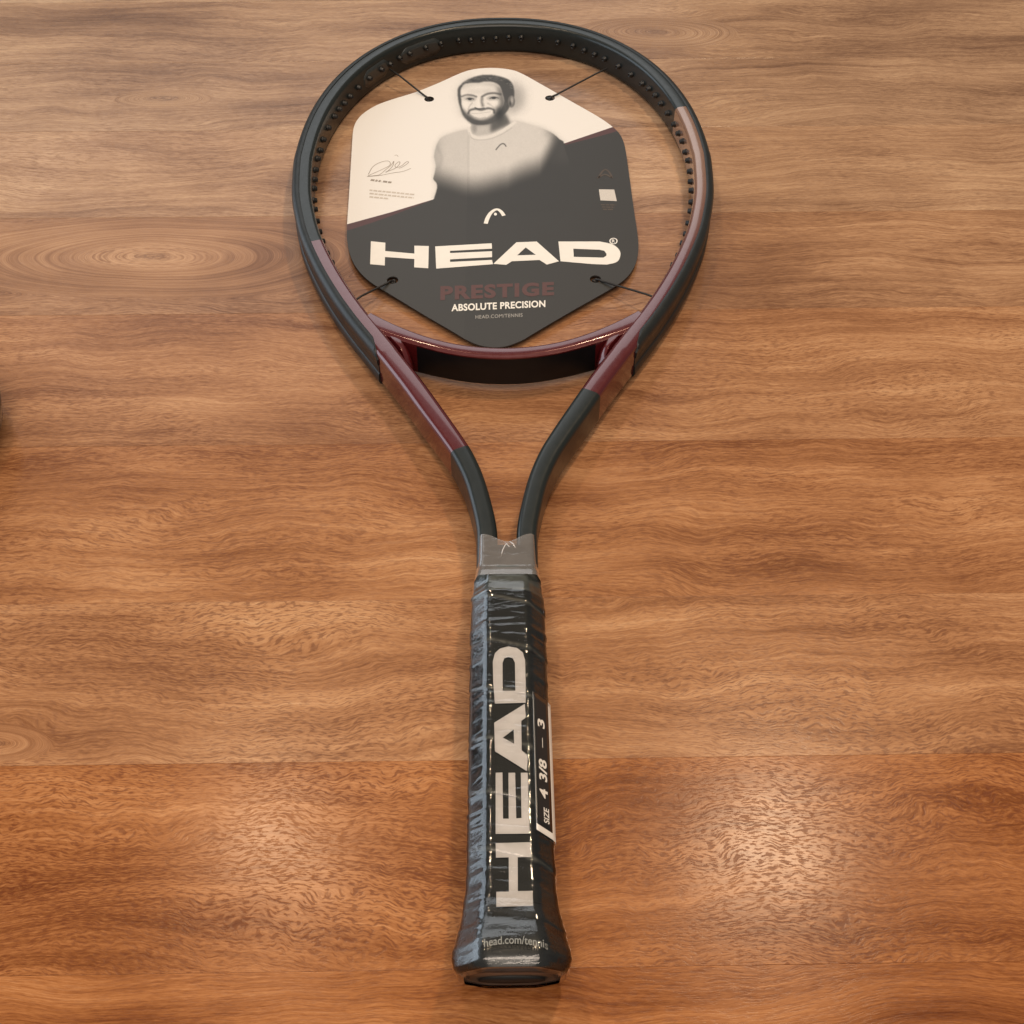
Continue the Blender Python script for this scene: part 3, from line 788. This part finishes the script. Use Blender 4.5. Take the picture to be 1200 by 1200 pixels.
    # hair texture
    rs = np.random.RandomState(3)
    for _ in range(80):
        a = rs.uniform(0, math.pi); cx, cy = 520 - 215 * math.cos(a), 235 - 85 * math.sin(a) + rs.uniform(-10, 25)
        put(stroke([(cx, cy), (cx + rs.uniform(10, 45), cy + rs.uniform(-14, 14))], 4, 3) * poly(head, 3) * (1 - fm), rs.choice([.22, .50, .58]), .5)
    # small emblem on the jersey
    put(stroke([(610, 790), (630, 765), (655, 742), (680, 740), (697, 760)], 9, 4), .25, .85)
    lt = np.clip((img - .3) / .4, 0, 1)
    img = np.clip(img + lt * (rs.normal(0, .014, img.shape) + .03 * blur(rs.normal(0, 1, img.shape), 12)), 0, 1)
    return GX, GY, img, al
GX, GY, IM, AL = portrait(); UZ_ = (GX - 400) * 3.3333
D3, W3 = np.array(DARKC), np.array(WHITEC)
lin = lambda v: np.where(v < .04045, v / 12.92, ((v + .055) / 1.055) ** 2.4)
tval = np.clip((lin(IM) - lin(.30)) / (lin(.97) - lin(.30)), -.08, 1)
COL = D3 + (W3 - D3) * tval[..., None]
COL = COL * (1 + .18 * (1 - np.clip(tval, 0, 1)) * (UZ_ < 490))[..., None]  # same painted reflection left of the fold line, on the portrait's dark tones
COL = np.clip(COL, .012, 1)
lo = 0.012
use = AL > lo
ny, nx = use.shape; ids = -np.ones(use.shape, int); V = []; cols = []; Fc = []
need = np.zeros(use.shape, bool)
cell = use[:-1, :-1] | use[1:, :-1] | use[:-1, 1:] | use[1:, 1:]
need[:-1, :-1] |= cell; need[1:, :-1] |= cell; need[:-1, 1:] |= cell; need[1:, 1:] |= cell
for j, i in zip(*np.nonzero(need)):
    ids[j, i] = len(V); x, y = W(GX[j, i], GY[j, i], CZ); V.append((x, y, CZ + .03)); cols.append(COL[j, i])
for j, i in zip(*np.nonzero(cell)):
    Fc.append((ids[j, i], ids[j + 1, i], ids[j + 1, i + 1], ids[j, i + 1]))
pm = NT('portrait_ink')
va = pm.n('ShaderNodeAttribute', attribute_name='ink'); pm.l(va.outputs['Color'], pm.b.inputs['Base Color'])
pm.b.inputs['Roughness'].default_value = .48
pr_o = mesh('portrait_print', V, Fc, card, pm.m, True)
at = pr_o.data.color_attributes.new('ink', 'FLOAT_COLOR', 'POINT')
at.data.foreach_set('color', np.c_[np.array(cols), np.ones(len(cols))].astype('f').ravel())

# lettering on the card
PZ = CZ + .05
def letter(outer, holes=(), name='card_letter', m=M_PRINT):
    plate(name, [Z1(*p) for p in outer], PZ, PZ + .08, card, m, [[Z1(*p) for p in h] for h in holes])
r3 = lambda P: [(.7222 * x - 200, .7222 * y + 566.7) for x, y in P]
r4 = lambda P: [(.7222 * x + 633.3, .7222 * y + 566.7) for x, y in P]
letter(r3([(437, 244), (515, 252), (514, 297), (672, 311), (672, 268), (750, 270), (747, 390), (671, 385), (672, 340), (513, 329), (512, 375), (433, 368)]))
letter(r3([(785, 272), (1090, 255), (1092, 284), (865, 296), (865, 308), (1092, 298), (1092, 330), (865, 342), (865, 356), (1092, 345), (1097, 368), (790, 392)]))
letter([(594, 831), (684, 747), (763, 744), (850, 821), (803, 834), (774, 816), (666, 821), (644, 835)], [[(720, 767), (760, 796), (687, 798)]])
letter([(848, 744), (1009, 744)] + [tuple(p) for p in smoothpath([(1009, 744), (1059, 755), (1085, 776), (1090, 798), (1077, 823), (1038, 834)], 4)] + [(980, 832), (856, 821)],
       [[(906, 772), (1009, 776), (1027, 780), (1036, 792), (1035, 800), (1023, 807), (908, 804)]])
def ctext(s, c, m, name, bold=.0, spacing=1.0):
    """c: four corners in card picture coordinates: bottom-left, bottom-right, top-right, top-left"""
    V, Fc = text_mesh(s, bold, spacing); VV = []
    for v in V:
        u, t = v[0], v[1]
        x = (c[0][0] * (1 - u) + c[1][0] * u) * (1 - t) + (c[3][0] * (1 - u) + c[2][0] * u) * t
        y = (c[0][1] * (1 - u) + c[1][1] * u) * (1 - t) + (c[3][1] * (1 - u) + c[2][1] * u) * t
        X_, Y_ = Z1(x, y); VV.append((X_, Y_, PZ + .06))
    mesh(name, VV, Fc, card, m, False)
ctext('PRESTIGE', [(387, 974), (831, 954), (831, 901), (387, 918)], M_MAROON, 'card_wording', .045, 1.15)
ctext('ABSOLUTE PRECISION', [(430, 1017), (797, 1000), (797, 973), (430, 989)], M_PRINT, 'card_wording', .03, 1.05)
ctext('HEAD.COM/TENNIS', [(524, 1046), (708, 1038), (708, 1024), (524, 1032)], M_GREYPRINT, 'card_wording', .01, 1.1)
ctext('R', [(1057, 748), (1069, 748), (1069, 736), (1057, 736)], M_PRINT, 'registered_mark', .02)
def inkline(P, wd, name, m, n=6):
    Q = [np.array(Z1(*p)) for p in (smoothpath(P, n) if len(P) > 2 else P)]
    V = []; ww = wd if hasattr(wd, '__len__') else [wd] * len(Q)
    if len(ww) != len(Q): ww = np.interp(np.linspace(0, 1, len(Q)), np.linspace(0, 1, len(ww)), ww)
    for i, q in enumerate(Q):
        t = Q[min(i + 1, len(Q) - 1)] - Q[max(i - 1, 0)]; t = t / (np.linalg.norm(t) + 1e-9); nn = np.array([-t[1], t[0]])
        V.append((*(q + nn * ww[i] / 2), PZ + .05)); V.append((*(q - nn * ww[i] / 2), PZ + .05))
    return mesh(name, V, [(2 * i, 2 * i + 1, 2 * i + 3, 2 * i + 2) for i in range(len(Q) - 1)], card, m, False)
inkline([(1063 + 14 * math.cos(q), 742 + 11 * math.sin(q)) for q in np.linspace(0, 2 * math.pi, 13)], .7, 'registered_mark', M_PRINT, 2)
inkline([(564, 674), (570, 655), (582, 634), (598, 621), (612, 619), (625, 628), (635, 643)], [2.6, 2.6, 2.2, 2.0, 2.2, 2.4], 'card_emblem', M_PRINT)
plate('card_emblem', [Z1(602 + 6 * math.cos(q), 637 + 5.5 * math.sin(q)) for q in np.linspace(0, 6.28, 14, endpoint=False)], PZ, PZ + .08, card, M_PRINT)
inkline([(105, 482), (125, 450), (160, 432), (185, 430), (190, 445), (160, 462), (120, 480), (105, 488), (130, 486), (150, 482), (175, 462), (195, 445), (205, 430),
         (200, 450), (180, 470), (175, 472), (210, 458), (228, 440), (225, 432), (210, 445), (215, 455), (235, 448), (255, 432), (262, 436), (240, 452), (225, 458)], .42, 'signature',
        mat('pencil_grey_ink', (.30, .26, .22), .6))
inkline([(100, 490), (150, 486), (200, 476), (240, 470), (272, 458)], .4, 'signature', bpy.data.materials['pencil_grey_ink'])
inkline([(208, 408), (216, 406), (222, 412)], .35, 'signature', bpy.data.materials['pencil_grey_ink'])
def scribble(x0, x1, y, sl, wd, m):
    x = x0
    while x < x1:
        l = random.uniform(8, 20); e = min(x + l, x1)
        inkline([(x, y + (x - x0) * sl), (e, y + (e - x0) * sl)], wd, 'small_print', m); x = e + 3.5
mg = bpy.data.materials['pencil_grey_ink']
scribble(115, 158, 503, .13, 2.0, mg); scribble(163, 196, 509, .13, 1.9, mg)
M_FINE = mat('fine_grey_ink', (.52, .47, .41), .6)
for q in range(3): scribble(110, [285, 283, 186][q], 543 + 13 * q, .10, 1.5, M_FINE)
plate('pale_square', [Z1(*p) for p in ((1006, 540), (1066, 541), (1076, 586), (1012, 583))], PZ, PZ + .06, card, M_QR)
M_FAINT = mat('faint_ink', (.075, .058, .048), .6)
for q in range(3): scribble(1014 + 4 * q, 1074 - 5 * q, 600 + 9 * q, .02, 1.2, M_FAINT)
inkline([(1004, 494), (1020, 470), (1034, 463), (1050, 478), (1058, 496)], 1.2, 'small_print', M_FAINT)
inkline([(1000, 496), (1030, 482), (1056, 494)], 1.2, 'small_print', M_FAINT)

# elastic cords from the card's holes to the frame
ends = [(468, 88, 1), (698, 86, 1), (424, 346, 2), (757, 344, 2)]
for (ex, ey, k_), c in zip(ends, HC):
    e = W(ex, ey, 11.0); c = np.array(c); e = np.array(e); d = e - c; d /= np.linalg.norm(d)
    far = e + d * 10
    P = [(c[0] + d[0] * .4, c[1] + d[1] * .4, CZ - 2.2), (c[0] + d[0] * .8, c[1] + d[1] * .8, CZ - .2), (c[0] + d[0] * 2.2, c[1] + d[1] * 2.2, CZ + .75),
         (c[0] + d[0] * 4.5, c[1] + d[1] * 4.5, CZ + .75), (e[0], e[1], 10.6), (far[0], far[1], 11.6)]
    tube('elastic_cord', P, .62, card, M_CORD, 8)
    tube('cord_knot', [(c[0] + 1.4 * math.cos(q) , c[1] + 1.0 * math.sin(q), CZ - 1.3 + .5 * math.sin(2 * q)) for q in np.linspace(0, 6.28, 13)], .8, card, M_CORD, 6)
